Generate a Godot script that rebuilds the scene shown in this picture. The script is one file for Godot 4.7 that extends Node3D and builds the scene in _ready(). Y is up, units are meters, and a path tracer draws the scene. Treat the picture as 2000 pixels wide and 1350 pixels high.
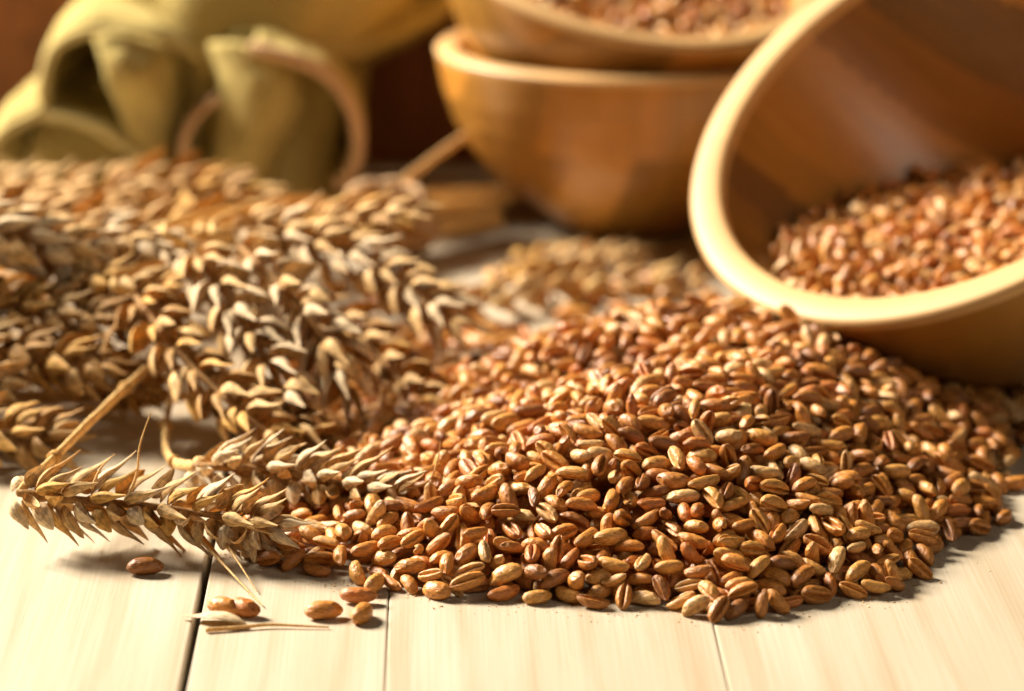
extends Node3D
# All shapes are written in millimetres (x right, y up, z towards the camera) and scaled to metres when a mesh or a place is committed.
const MM := 0.001
var rng := RandomNumberGenerator.new()
var used := {}
var noise := FastNoiseLite.new()


class Kit:
	var vs := PackedVector3Array()
	var us := PackedVector2Array()
	var cs := PackedColorArray()
	var ix := PackedInt32Array()

	# a grid of (nu+1) x (nv+1) vertices; f(u, v) gives [position, uv, colour]
	func grid(nu: int, nv: int, f: Callable, flip := false) -> void:
		var b := vs.size()
		for j in nv + 1:
			for i in nu + 1:
				var r: Array = f.call(float(i) / nu, float(j) / nv)
				vs.append(r[0])
				us.append(r[1])
				cs.append(r[2])
		var w := nu + 1
		for j in nv:
			for i in nu:
				var p := b + j * w + i
				if flip:
					ix.append_array([p, p + w, p + 1, p + 1, p + w, p + w + 1])
				else:
					ix.append_array([p, p + 1, p + w, p + 1, p + w + 1, p + w])

	func add(k: Kit, t: Transform3D, tint := Color.WHITE) -> void:
		var b := vs.size()
		for p in k.vs:
			vs.append(t * p)
		us.append_array(k.us)
		for c in k.cs:
			cs.append(c * tint)
		for i in k.ix:
			ix.append(b + i)

	func tri(a: Vector3, b: Vector3, c: Vector3, col: Color) -> void:
		var n := vs.size()
		for p in [a, b, c]:
			vs.append(p)
			us.append(Vector2(p.x, p.z) * 0.01)
			cs.append(col)
		ix.append_array([n, n + 1, n + 2])

	# smooth normals, welded where vertices share a place
	func mesh(weld := true) -> ArrayMesh:
		var at := PackedInt32Array()
		at.resize(vs.size())
		var ns := PackedVector3Array()
		ns.resize(vs.size())
		var seen := {}
		for i in vs.size():
			at[i] = i
			if weld:
				var key := Vector3i((vs[i] * 200.0).round())
				if seen.has(key):
					at[i] = seen[key]
				else:
					seen[key] = i
		for k in range(0, ix.size(), 3):
			var a := vs[ix[k]]
			var n := (vs[ix[k + 2]] - a).cross(vs[ix[k + 1]] - a)
			for m in 3:
				ns[at[ix[k + m]]] += n
		var out := PackedVector3Array()
		out.resize(vs.size())
		var scaled := PackedVector3Array()
		scaled.resize(vs.size())
		for i in vs.size():
			var n := ns[at[i]]
			out[i] = n.normalized() if n.length_squared() > 1e-20 else Vector3.UP
			scaled[i] = vs[i] * 0.001
		var arr := []
		arr.resize(Mesh.ARRAY_MAX)
		arr[Mesh.ARRAY_VERTEX] = scaled
		arr[Mesh.ARRAY_NORMAL] = out
		arr[Mesh.ARRAY_TEX_UV] = us
		arr[Mesh.ARRAY_COLOR] = cs
		arr[Mesh.ARRAY_INDEX] = ix
		var m := ArrayMesh.new()
		m.add_surface_from_arrays(Mesh.PRIMITIVE_TRIANGLES, arr)
		return m


# ---------------------------------------------------------------- helpers
func numbered(called: String) -> String:
	var n: int = used.get(called, 0)
	used[called] = n + 1
	return called if n == 0 else "%s_%03d" % [called, n]


func tag(o: Node, label: String, category: String, group := "", kind := "") -> void:
	if label:
		o.set_meta("label", label)
	if category:
		o.set_meta("category", category)
	if group:
		o.set_meta("group", group)
	if kind:
		o.set_meta("kind", kind)


func thing(called: String, label: String, category: String, at := Vector3.ZERO, group := "", kind := "") -> Node3D:
	var o := Node3D.new()
	o.name = numbered(called)
	add_child(o)
	o.position = at * MM
	tag(o, label, category, group, kind)
	return o


func part(called: String, m: Mesh, mat: Material, parent: Node, t := Transform3D()) -> MeshInstance3D:
	var o := MeshInstance3D.new()
	o.mesh = m
	o.material_override = mat
	if parent == self:
		called = numbered(called)
	o.name = called
	o.transform = Transform3D(t.basis, t.origin * MM)
	if parent == self:
		add_child(o)
	else:
		var n := 0
		while parent.has_node(NodePath(o.name)):
			n += 1
			o.name = "%s_%03d" % [called, n]
		parent.add_child(o)
	return o


func lin(r: float, g: float, b: float) -> Color:
	return Color(r, g, b).linear_to_srgb()


func v(x: float, y: float, d: float) -> Vector3:
	return Vector3(x, y, -d)


func spline(p: Array, t: float) -> Vector3:
	var n := p.size() - 1
	var f := clampf(t, 0.0, 1.0) * n
	var i := mini(int(f), n - 1)
	var a: Vector3 = p[maxi(i - 1, 0)] if i > 0 else p[0] * 2.0 - p[1]
	var b: Vector3 = p[i]
	var c: Vector3 = p[i + 1]
	var d: Vector3 = p[i + 2] if i + 2 <= n else p[n] * 2.0 - p[n - 1]
	return b.cubic_interpolate(c, a, d, f - i)


func tube(k: Kit, pts: Array, r0: float, r1: float, seg: int, sides: int, c: Color, flat := 1.0, wob := 0.0) -> void:
	var centres := []
	var axes := []
	var up := Vector3(0.13, 0.97, 0.21).normalized()
	for i in seg + 1:
		var t := float(i) / seg
		var p := spline(pts, t)
		var tan := (spline(pts, minf(t + 0.01, 1.0)) - spline(pts, maxf(t - 0.01, 0.0))).normalized()
		up = (up - tan * up.dot(tan)).normalized()
		centres.append(p)
		axes.append([up, tan.cross(up)])
	k.grid(sides, seg, func(u: float, w: float) -> Array:
		var i := int(round(w * seg))
		var a := u * TAU
		var r := lerpf(r0, r1, w)
		if wob > 0.0:
			r *= 1.0 + wob * noise.get_noise_2d(w * seg * 30.0, r0 * 977.0)
		if (w == 0.0 or w == 1.0) and r > 0.5:
			r *= 0.8
		var tint := 1.0 + 0.12 * noise.get_noise_2d(u * 40.0 + r0 * 31.0, w * 300.0)
		return [centres[i] + axes[i][0] * cos(a) * r + axes[i][1] * sin(a) * r * flat, Vector2(u, w * seg * 0.2), c * tint])
	for e: int in [0, seg]:
		var b := k.vs.size()
		k.vs.append(centres[e])
		k.us.append(Vector2(0.5, 0.5))
		k.cs.append(c)
		var ring := b - (sides + 1) * (seg + 1) + e * (sides + 1) - (1 if e == seg else 0)
		for i in sides:
			k.ix.append_array([b, ring + i + 1, ring + i] if e == 0 else [b, ring + i, ring + i + 1])


# ---------------------------------------------------------------- materials
var M := {}


func image_of(w: int, h: int, f: Callable) -> ImageTexture:
	var data := PackedByteArray()
	data.resize(w * h * 3)
	var n := 0
	for y in h:
		for x in w:
			var c: Color = f.call(x, y)
			data[n] = int(clampf(c.r, 0, 1) * 255)
			data[n + 1] = int(clampf(c.g, 0, 1) * 255)
			data[n + 2] = int(clampf(c.b, 0, 1) * 255)
			n += 3
	var im := Image.create_from_data(w, h, false, Image.FORMAT_RGB8, data)
	return ImageTexture.create_from_image(im)


func mat(called: String, c: Color, rough: float, spec := 0.5, colored := true) -> StandardMaterial3D:
	var m := StandardMaterial3D.new()
	m.resource_name = called
	m.albedo_color = c
	m.roughness = rough
	m.metallic_specular = spec
	m.vertex_color_use_as_albedo = colored
	M[called] = m
	return m


func make_materials() -> void:
	noise.seed = 11
	noise.frequency = 0.02
	var fine := FastNoiseLite.new()
	fine.seed = 5
	fine.frequency = 0.03
	fine.fractal_octaves = 4
	# pale pine: slow bands and hair-thin lines along the board
	var rings := FastNoiseLite.new()
	rings.seed = 21
	rings.frequency = 0.004
	rings.fractal_octaves = 3
	var pine := image_of(512, 1024, func(x: int, y: int) -> Color:
		var warp := rings.get_noise_2d(x * 1.2, y * 0.35) * 46.0
		var q := (x + warp) * 0.085
		var band := pow(0.5 + 0.5 * sin(q + 1.4 * sin(q * 0.31)), 5.0)
		var fibre := fine.get_noise_2d(x * 9.0, y * 0.22)
		var blotch := rings.get_noise_2d(x * 1.8 + 900.0, y * 0.5)
		var pore := maxf(0.0, fine.get_noise_2d(x * 14.0 + 300.0, y * 0.9) - 0.38) * 0.5
		var k := 0.32 * band + 0.40 * fibre + 0.35 * blotch + 1.6 * pore
		return Color(0.735 - 0.08 * k, 0.68 - 0.115 * k, 0.592 - 0.145 * k))
	var m := mat("pine", Color.WHITE, 0.50, 0.35, true)
	m.albedo_texture = pine
	m.heightmap_enabled = true
	m.heightmap_texture = pine
	m.heightmap_scale = 0.004
	# soft streaks along a fibre, for straw, husks, wood and bran
	var streak := image_of(128, 256, func(x: int, y: int) -> Color:
		var a := fine.get_noise_2d(x * 5.0, y * 0.5) * 0.5 + fine.get_noise_2d(x * 1.3 + 70.0, y * 1.3) * 0.5
		var k := clampf(0.93 + 0.5 * a, 0.3, 1.0)
		return Color(k, k * (0.985 + 0.03 * a), k * 0.97))
	var bran := image_of(256, 256, func(x: int, y: int) -> Color:
		var a := fine.get_noise_2d(x * 3.2, y * 0.9) * 0.55 + fine.get_noise_2d(x * 7.0 + 500.0, y * 5.0) * 0.35
		var pale := smoothstep(0.18, 0.5, fine.get_noise_2d(x * 1.6 + 40.0, y * 1.9 + 90.0))
		var k := clampf(0.90 + 0.40 * a, 0.3, 1.0)
		return Color(k, k * (0.97 + 0.1 * a), k * 0.95).lerp(Color(1, 0.98, 0.93), pale * 0.22))
	var tones := {"amber": [0.80, 0.35, 0.072], "brown": [0.62, 0.262, 0.058], "golden": [0.89, 0.465, 0.12], "pale": [0.92, 0.59, 0.25], "reddish": [0.72, 0.265, 0.058], "dark": [0.42, 0.17, 0.042]}
	for t in tones:
		var q: Array = tones[t]
		m = mat("bran_" + t, lin(q[0] * 0.93, q[1] * 0.90, q[2] * 0.86), 0.38, 0.5)
		m.albedo_texture = bran
		m.heightmap_enabled = true
		m.heightmap_texture = bran
		m.heightmap_scale = 0.02
	m = mat("bran", Color.WHITE, 0.38, 0.5)
	m.albedo_texture = bran
	m.heightmap_enabled = true
	m.heightmap_texture = bran
	m.heightmap_scale = 0.02
	var husks := {"straw": [0.93, 0.70, 0.36], "gold": [0.92, 0.62, 0.22], "cream": [0.99, 0.87, 0.62], "tan": [0.68, 0.45, 0.20], "grey": [0.50, 0.38, 0.22], "stem": [0.86, 0.64, 0.29]}
	for t in husks:
		var q: Array = husks[t]
		m = mat("husk_" + t, lin(q[0], q[1] * 0.93, q[2] * 0.88), 0.55, 0.22)
		m.albedo_texture = streak
		m.heightmap_enabled = true
		m.heightmap_texture = streak
		m.heightmap_scale = 0.015
		m.backlight_enabled = true
		m.backlight = Color(0.72, 0.69, 0.62)
	mat("bowl_wood", Color.WHITE, 0.30, 0.5)
	mat("rim_wood", Color.WHITE, 0.45, 0.35)
	var weave := image_of(64, 64, func(x: int, y: int) -> Color:
		var cx := (x / 8) % 2
		var cy := (y / 8) % 2
		var a := sin(PI * ((x % 8) + 0.5) / 8.0)
		var b := sin(PI * ((y % 8) + 0.5) / 8.0)
		var k := (a if cx == cy else b) * 0.30 + 0.70
		k *= 0.95 + 0.1 * fine.get_noise_2d(x * 12.0, y * 12.0)
		return Color(k, k, k))
	m = mat("burlap", Color.WHITE, 0.9, 0.2)
	m.albedo_texture = weave
	m.heightmap_enabled = true
	m.heightmap_texture = weave
	m.heightmap_scale = 0.03
	mat("twine_dust", Color.WHITE, 0.9, 0.2)
	mat("twine", lin(0.50, 0.32, 0.18), 0.85, 0.2)
	m = mat("dark_wood", Color.WHITE, 0.5, 0.4)
	m.albedo_texture = streak
	mat("underside", lin(0.10, 0.06, 0.03), 0.9, 0.2)
	mat("housing", lin(0.03, 0.03, 0.03), 0.7, 0.3)


# ---------------------------------------------------------------- table and backdrop
func plank_kit(x0: float, x1: float, d0: float, d1: float, y1: float, thick: float, c: Color, uvo: Vector2, turn := 0.0) -> Kit:
	var k := Kit.new()
	var ch := 0.35
	var prof := [Vector2(x0, y1 - thick), Vector2(x0, y1 - ch), Vector2(x0 + ch * 0.3, y1 - ch * 0.3), Vector2(x0 + ch, y1), Vector2(x1 - ch, y1), Vector2(x1 - ch * 0.3, y1 - ch * 0.3), Vector2(x1, y1 - ch), Vector2(x1, y1 - thick), Vector2(x0, y1 - thick)]
	for i in prof.size() - 1:
		var a: Vector2 = prof[i]
		var b: Vector2 = prof[i + 1]
		k.grid(1, 1, func(u: float, w: float) -> Array:
			var q := a.lerp(b, u)
			var d := lerpf(d0, d1, w)
			var x := q.x + (d - 540.0) * turn
			return [v(x, q.y, d), Vector2(q.x * 0.0125, d * 0.0022) + uvo, c])
	for e in [d0, d1]:
		var s: float = (e - 540.0) * turn
		var p := [v(x0 + s, y1 - thick, e), v(x0 + s, y1 - ch, e), v(x1 + s, y1 - ch, e), v(x1 + s, y1 - thick, e)]
		if e == d0:
			k.tri(p[0], p[1], p[2], c)
			k.tri(p[0], p[2], p[3], c)
		else:
			k.tri(p[0], p[2], p[1], c)
			k.tri(p[0], p[3], p[2], c)
	return k


func make_setting() -> void:
	var table := thing("table_surface", "pale pine board table that everything lies on", "", Vector3.ZERO, "", "structure")
	var edges := [-330.0, -276.0, -222.0, -166.0, -109.5, -52.2, -20.6, 33.0, 100.0, 158.0, 195.0, 250.0, 305.0]
	for i in edges.size() - 1:
		var gap := 0.62 if i == 4 else 0.07
		var gap0 := 0.62 if i == 5 else 0.07
		var c := Color(1, 1, 1) * (1.0 - 0.05 * rng.randf())
		var k := plank_kit(edges[i] + gap0, edges[i + 1] - gap, 330.0, 897.0, -0.04 * rng.randf(), 14.0, c, Vector2(rng.randf(), rng.randf()), -0.022)
		part("plank", k.mesh(false), M.pine, table)
	var und := Kit.new()
	und.add(plank_kit(-328.0, 300.0, 335.0, 893.0, -14.2, 6.0, Color.WHITE, Vector2.ZERO), Transform3D())
	part("batten", und.mesh(false), M.underside, table)
	var wall := thing("backdrop_wall", "dark red-brown board wall behind the table", "", Vector3.ZERO, "", "structure")
	var x := -420.0
	while x < 420.0:
		var w := 46.0 + 14.0 * rng.randf()
		var t := 0.8 + 0.4 * rng.randf()
		var c := Color(0.24 * t, 0.085 * t, 0.024 * t)
		var k := plank_kit(x + 0.4, x + w - 0.4, -16.0, 72.0, 0.0, 12.0, c, Vector2(rng.randf(), rng.randf()))
		var xf := Transform3D(Basis(Vector3.RIGHT, PI / 2.0), Vector3(0, 0, -899.0))
		part("plank", k.mesh(false), M.dark_wood, wall, xf)
		x += w


# ---------------------------------------------------------------- wheat kernels
var kernels: Array[Mesh] = []
var SEMI := Vector3(3.25, 1.46, 1.56)


func kernel_kit(n: int) -> Kit:
	var k := Kit.new()
	var r := RandomNumberGenerator.new()
	r.seed = 40 + n
	var a := 3.25
	var b: float = 1.56 * [1.0, 1.08, 0.86, 1.04, 0.95, 1.1, 0.8, 1.0][n]
	var c: float = 1.46 * [1.0, 0.94, 0.9, 1.06, 0.82, 1.0, 0.8, 1.05][n]
	var crease: float = [0.75, 0.95, 0.8, 0.85, 0.7, 0.9, 1.0, 0.65][n]
	var bend := r.randf_range(-0.25, 0.25)
	var nz := FastNoiseLite.new()
	nz.seed = 300 + n
	nz.frequency = 0.35
	k.grid(34, 26, func(u: float, w: float) -> Array:
		var ph := u * TAU
		var e := -cos(PI * w)
		var p := 2.7 if e < 0.0 else 2.05
		var rr := pow(maxf(0.0, 1.0 - pow(absf(e), p)), 0.52)
		var s := sin(ph)
		var y := c * rr * s
		var z := b * rr * cos(ph)
		if s < 0.0:
			y *= 0.86
		var da := absf(wrapf(ph + PI / 2.0, -PI, PI))
		y += c * rr * crease * exp(-pow(da / 0.19, 2.0)) * (1.0 - pow(absf(e), 8.0))
		var cheek := exp(-pow((da - 0.62) / 0.35, 2.0)) * rr
		y -= 0.22 * cheek
		y += 0.34 * (1.0 - e * e) - 0.15
		z += bend * (1.0 - e * e)
		var dd := absf(wrapf(ph - PI / 2.0, -PI, PI))
		var q := sqrt(pow((e - 0.74) / 0.24, 2.0) + pow(dd / 0.75, 2.0))
		y += -0.50 * exp(-q * q) + 0.26 * exp(-pow((q - 1.05) / 0.32, 2.0)) * rr
		y += 0.22 * exp(-pow((e - 0.76) / 0.10, 2.0) - pow(dd / 0.22, 2.0))
		var x := a * e
		var nn := nz.get_noise_3d(x * 3.0, y * 3.0, z * 3.0)
		var ends := pow(absf(e), 3.0)
		var rad := 1.0 + nn * (0.10 + 0.20 * ends) + (0.05 * nz.get_noise_3d(x * 0.8, y * 9.0, z * 9.0) if n in [2, 4, 6] else 0.0)
		y *= rad
		z *= rad
		x *= 1.0 - 0.03 * ends * nn
		# bran colour: paler at the brush and round the germ
		var streak := 1.0 + 0.13 * nz.get_noise_3d(x * 0.6, y * 4.0, z * 4.0) + 0.10 * nz.get_noise_3d(x * 4.0 + 9.0, y * 4.0, z * 4.0)
		var col := Color(0.90, 0.90, 0.90) * streak
		var tip := clampf(smoothstep(-0.80, -1.0, e) * 0.8 + exp(-pow((q - 0.8) / 0.5, 2.0)) * 0.55 * smoothstep(0.3, 0.6, e), 0.0, 1.0)
		col = col.lerp(Color(1.0, 1.06, 1.12), tip * (0.55 + 0.5 * nn))
		col.a = 1.0
		return [Vector3(x, y, z), Vector2(u, w), col])
	return k


# places kernels one by one where each settles lowest; returns [centre, basis, scale]
func settle(x0: float, z0: float, nx: int, nz: int, res: float, H: PackedFloat32Array, goal: PackedFloat32Array, tries: int, cand: int, refuse: Callable, flatness := 0.0) -> Array:
	var out := []
	var fails := 0
	for t in tries:
		var ci := rng.randi_range(4, nx - 5)
		var cj := rng.randi_range(4, nz - 5)
		if H[cj * nx + ci] > goal[cj * nx + ci] - 0.8:
			fails += 1
			if fails > 30000:
				break
			continue
		var best_y := 1e9
		var best := []
		for k in cand:
			var px := x0 + ci * res + rng.randf_range(-2.6, 2.6)
			var pz := z0 + cj * res + rng.randf_range(-2.6, 2.6)
			var gi := clampi(int((px - x0) / res), 6, nx - 7)
			var gj := clampi(int((pz - z0) / res), 6, nz - 7)
			var yaw := rng.randf() * TAU
			var dir := Vector3(cos(yaw), 0, sin(yaw))
			var ha := goal[clampi(int(gj + dir.z * 5.0), 0, nz - 1) * nx + clampi(int(gi + dir.x * 5.0), 0, nx - 1)]
			var hb := goal[clampi(int(gj - dir.z * 5.0), 0, nz - 1) * nx + clampi(int(gi - dir.x * 5.0), 0, nx - 1)]
			var deep := clampf(goal[gj * nx + gi] / 6.0, 0.1, 1.0)
			var pitch := atan2(ha - hb, 10.0 * res) * 0.8 + rng.randfn(0.0, 0.55) * deep
			var bx := (dir * cos(pitch) + Vector3.UP * sin(pitch)).normalized()
			var bz := bx.cross(Vector3.UP).normalized()
			var by := bz.cross(bx)
			var B := Basis(bx, by, bz) * Basis(Vector3.RIGHT, rng.randf() * TAU)
			var sc := rng.randf_range(0.76, 0.99)
			var ax := B.x
			var ay := B.y
			var az := B.z
			var ia := 1.0 / pow(SEMI.x * sc, 2.0)
			var ib := 1.0 / pow(SEMI.y * sc, 2.0)
			var ic := 1.0 / pow(SEMI.z * sc, 2.0)
			var m00 := ax.x * ax.x * ia + ay.x * ay.x * ib + az.x * az.x * ic
			var m11 := ax.y * ax.y * ia + ay.y * ay.y * ib + az.y * az.y * ic
			var m22 := ax.z * ax.z * ia + ay.z * ay.z * ib + az.z * az.z * ic
			var m01 := ax.x * ax.y * ia + ay.x * ay.y * ib + az.x * az.y * ic
			var m02 := ax.x * ax.z * ia + ay.x * ay.z * ib + az.x * az.z * ic
			var m12 := ax.y * ax.z * ia + ay.y * ay.z * ib + az.y * az.z * ic
			var ex := sqrt(pow(SEMI.x * sc * ax.x, 2.0) + pow(SEMI.y * sc * ay.x, 2.0) + pow(SEMI.z * sc * az.x, 2.0))
			var ez := sqrt(pow(SEMI.x * sc * ax.z, 2.0) + pow(SEMI.y * sc * ay.z, 2.0) + pow(SEMI.z * sc * az.z, 2.0))
			var i0 := maxi(0, int((px - ex - x0) / res) + 1)
			var i1 := mini(nx - 1, int((px + ex - x0) / res))
			var j0 := maxi(0, int((pz - ez - z0) / res) + 1)
			var j1 := mini(nz - 1, int((pz + ez - z0) / res))
			var y0 := -1e9
			var limit := best_y - absf(bx.y) * flatness
			for j in range(j0, j1 + 1):
				var dz := z0 + j * res - pz
				for i in range(i0, i1 + 1):
					var dx := x0 + i * res - px
					var bb := m01 * dx + m12 * dz
					var disc := bb * bb - m11 * (m00 * dx * dx + 2.0 * m02 * dx * dz + m22 * dz * dz - 1.0)
					if disc > 0.0:
						var y := H[j * nx + i] + (bb + sqrt(disc)) / m11
						if y > y0:
							y0 = y
				if y0 > limit:
					break
			if y0 < limit:
				best_y = y0 + absf(bx.y) * flatness
				best = [Vector3(px, y0, pz), B, sc, [m00, m11, m22, m01, m02, m12], i0, i1, j0, j1]
		if best.is_empty():
			continue
		var c: Vector3 = best[0]
		var g := goal[clampi(int((c.z - z0) / res), 0, nz - 1) * nx + clampi(int((c.x - x0) / res), 0, nx - 1)]
		if c.y > maxf(g, 1.3) + 0.5 or g <= 0.0 or refuse.call(c, best[1], best[2]):
			fails += 40
			continue
		fails = 0
		var mm: Array = best[3]
		var n00: float = mm[0]
		var n11: float = mm[1]
		var n22: float = mm[2]
		var n01: float = mm[3]
		var n02: float = mm[4]
		var n12: float = mm[5]
		for j in range(best[6], best[7] + 1):
			var dz := z0 + j * res - c.z
			for i in range(best[4], best[5] + 1):
				var dx := x0 + i * res - c.x
				var bb := n01 * dx + n12 * dz
				var disc := bb * bb - n11 * (n00 * dx * dx + 2.0 * n02 * dx * dz + n22 * dz * dz - 1.0)
				if disc > 0.0:
					var y := c.y + (-bb + sqrt(disc)) / n11
					if y > H[j * nx + i]:
						H[j * nx + i] = y
		out.append([c - Vector3(0, 0.12, 0), best[1], best[2]])
	return out


func tone_of(r: float) -> String:
	if r < 0.28: return "amber"
	if r < 0.46: return "brown"
	if r < 0.70: return "golden"
	if r < 0.79: return "reddish"
	if r < 0.88: return "dark"
	return "pale"


func kernel_place(k: Array) -> Transform3D:
	var sc: float = k[2]
	return Transform3D((k[1] as Basis).scaled_local(Vector3(sc, sc, sc)), k[0])


# many kernels as one object: one MultiMesh for each of the kernel shapes
func kernel_mass(o: Node3D, list: Array) -> void:
	for s in kernels.size():
		var mine := []
		for i in list.size():
			if list[i][4] == s:
				mine.append(list[i])
		if mine.is_empty():
			continue
		var mm := MultiMesh.new()
		mm.transform_format = MultiMesh.TRANSFORM_3D
		mm.use_colors = true
		mm.mesh = kernels[s]
		mm.instance_count = mine.size()
		for i in mine.size():
			var t := kernel_place(mine[i])
			t.origin *= MM
			mm.set_instance_transform(i, t)
			var c: Color = (M["bran_" + mine[i][3]] as StandardMaterial3D).albedo_color.srgb_to_linear()
			mm.set_instance_color(i, c)
		var n := MultiMeshInstance3D.new()
		n.name = "kernels" if s == 0 else "kernels_%03d" % s
		n.multimesh = mm
		n.material_override = M.bran
		n.set_meta("kind", "stuff")
		o.add_child(n)


func dress(list: Array) -> Array:
	for k in list:
		k.append(tone_of(rng.randf()))
		k.append(rng.randi_range(0, kernels.size() - 1))
	return list


# ---------------------------------------------------------------- bowls
const OUTER := [[0.0, 0.0], [0.29, 0.0], [0.335, 0.02], [0.41, 0.08], [0.54, 0.18], [0.665, 0.28], [0.765, 0.38], [0.85, 0.50], [0.915, 0.63], [0.962, 0.77], [0.988, 0.90], [1.0, 1.0]]


func profile(table: Array, h: float) -> float:
	for i in range(1, table.size() - 1):
		if h <= table[i + 1][1]:
			return lerpf(table[i][0], table[i + 1][0], clampf((h - table[i][1]) / maxf(1e-6, table[i + 1][1] - table[i][1]), 0.0, 1.0))
	return table[-1][0]


func bowl_inner(h: float, R: float) -> float:
	# inside radius at height h (1 at the rim)
	var floor_h := 0.13
	if h < floor_h:
		return 0.0
	var q := (h - floor_h) / (1.0 - floor_h)
	return R * minf(profile(OUTER, h) - 0.086, 0.90 * pow(q, 0.42))


func bowl(label: String, C: Vector3, n: Vector3, R: float, deep: float, strip: float, layer: float, spin: float, sd: int, gain := 1.0) -> Array:
	var o := thing("wooden_bowl", label, "bowl", C, "wooden bowls of wheat")
	var q := n.cross(Vector3(0.3, 0.1, 1.0)).normalized()
	var B := Basis(q, n, q.cross(n)) * Basis(Vector3.UP, spin)
	o.basis = B
	var hash := func(i: int, j: int) -> float:
		return fposmod(sin(i * 12.9898 + j * 78.233 + sd) * 43758.5453, 1.0)
	var paint := func(p: Vector3) -> Color:
		var j := int(floor((p.y + 500.0) / layer))
		var i := int(floor((p.x + (strip * 0.5 if j % 2 else 0.0) + 500.0) / strip))
		var t: float = (0.45 + 0.75 * hash.call(i, j)) * gain
		var grain := 1.0 + 0.22 * noise.get_noise_3d(p.x * 14.0 + i * 70.0, p.y * 0.7, p.z * 3.0)
		var h2: float = hash.call(j + 40, i)
		return Color(0.43 * t * grain, (0.18 + 0.04 * h2) * t * grain, (0.030 + 0.016 * h2) * t * grain)
	var k := Kit.new()
	var seg := 220
	k.grid(seg, 64, func(u: float, w: float) -> Array:
		var a := u * TAU
		var h := w * 0.955
		var r := R * profile(OUTER, h)
		if w < 0.06:
			r = R * 0.29 * (w / 0.06)
			h = 0.0
		var p := Vector3(cos(a) * r, (h - 1.0) * deep, sin(a) * r)
		return [p, Vector2(u * 6.0, h * 0.5), paint.call(p)])
	k.grid(seg, 60, func(u: float, w: float) -> Array:
		var a := u * TAU
		var h := 0.13 + (0.955 - 0.13) * w
		var r := bowl_inner(h, R)
		if w < 0.08:
			r = bowl_inner(0.13 + 0.825 * 0.08, R) * w / 0.08
			h = 0.13 + 0.825 * 0.08 * pow(w / 0.08, 2.0)
		var p := Vector3(cos(a) * r, (h - 1.0) * deep, sin(a) * r)
		return [p, Vector2(u * 6.0, h * 0.5), paint.call(p)], true)
	part("bowl_body", k.mesh(), M.bowl_wood, o)
	# turned lip
	var lip := Kit.new()
	var ro := R * profile(OUTER, 0.955)
	var ri := bowl_inner(0.955, R)
	var yl := -0.045 * deep
	var pr := [Vector2(ro, yl), Vector2(R, -0.022 * deep), Vector2(R + 0.1, -0.9), Vector2(R - 0.45, -0.15), Vector2(R - 1.3, 0.12), Vector2(lerpf(R, ri, 0.5), 0.2), Vector2(ri + 1.1, 0.05), Vector2(ri + 0.35, -0.4), Vector2(ri, -1.1), Vector2(ri, yl)]
	lip.grid(seg, pr.size() - 1, func(u: float, w: float) -> Array:
		var a := u * TAU
		var e: Vector2 = pr[int(round(w * (pr.size() - 1)))]
		var p := Vector3(cos(a) * e.x, e.y, sin(a) * e.x)
		var blk: float = paint.call(Vector3(p.x, -2.0, p.z)).r / (0.43 * gain)
		var t := (0.72 + 0.25 * blk) * (1.0 + 0.06 * noise.get_noise_2d(a * 60.0, e.x * 0.5))
		return [p, Vector2(w, u * 5.0), Color(0.60 * t, 0.365 * t, 0.155 * t)])
	part("rim", lip.mesh(), M.rim_wood, o)
	return [C, n, R, deep]


func in_bowl_solid(p: Vector3, b: Array, margin: float) -> bool:
	var q: Vector3 = p - b[0]
	var h: float = q.dot(b[1])
	if h > margin or h < -b[3] - margin:
		return false
	var r: float = (q - b[1] * h).length()
	return r < b[2] * profile(OUTER, clampf(1.0 + h / b[3], 0.0, 1.0)) + margin


func in_cavity(p: Vector3, b: Array, margin: float) -> bool:
	var q: Vector3 = p - b[0]
	var h: float = q.dot(b[1])
	if h > 6.0:
		return false
	var r: float = (q - b[1] * h).length()
	return r < bowl_inner(clampf(1.0 + h / b[3], 0.0, 1.0), b[2]) + margin


# wheat lying in a bowl up to the plane through p with slope (sx, sz)
func fill_bowl(b: Array, p: Vector3, sx: float, sz: float, thick: float) -> Array:
	var res := 0.7
	var span: float = b[2] * 1.15
	var x0: float = b[0].x - span
	var z0: float = b[0].z - span
	var n := int(2.0 * span / res)
	var H := PackedFloat32Array()
	var G := PackedFloat32Array()
	H.resize(n * n)
	G.resize(n * n)
	for j in n:
		for i in n:
			var x := x0 + i * res
			var z := z0 + j * res
			var y := p.y + sx * (x - p.x) + sz * (z - p.z) + 1.6 * noise.get_noise_2d(x * 4.0, z * 4.0)
			var top := -1.0
			var t := 0
			while t < 40:
				var rel: Vector3 = Vector3(x, y, z) - b[0]
				var up: float = rel.dot(b[1])
				var ok: bool = up < 2.0 and (rel - b[1] * up).length() < bowl_inner(clampf(1.0 + up / b[3], 0.0, 1.0), b[2])
				if ok and top < 0.0:
					top = y
				if top >= 0.0 and (not ok or top - y > thick):
					break
				y -= 0.8
				t += 1
			if top < 0.0:
				H[j * n + i] = 1e6
				G[j * n + i] = -1e6
			else:
				H[j * n + i] = y
				G[j * n + i] = top
	return dress(settle(x0, z0, n, n, res, H, G, 60000, 5, func(c: Vector3, B: Basis, s: float) -> bool:
		for e in [-0.9, 0.9]:
			if not in_cavity(c + B.x * SEMI.x * s * e, b, 0.2):
				return true
		return false))


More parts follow.
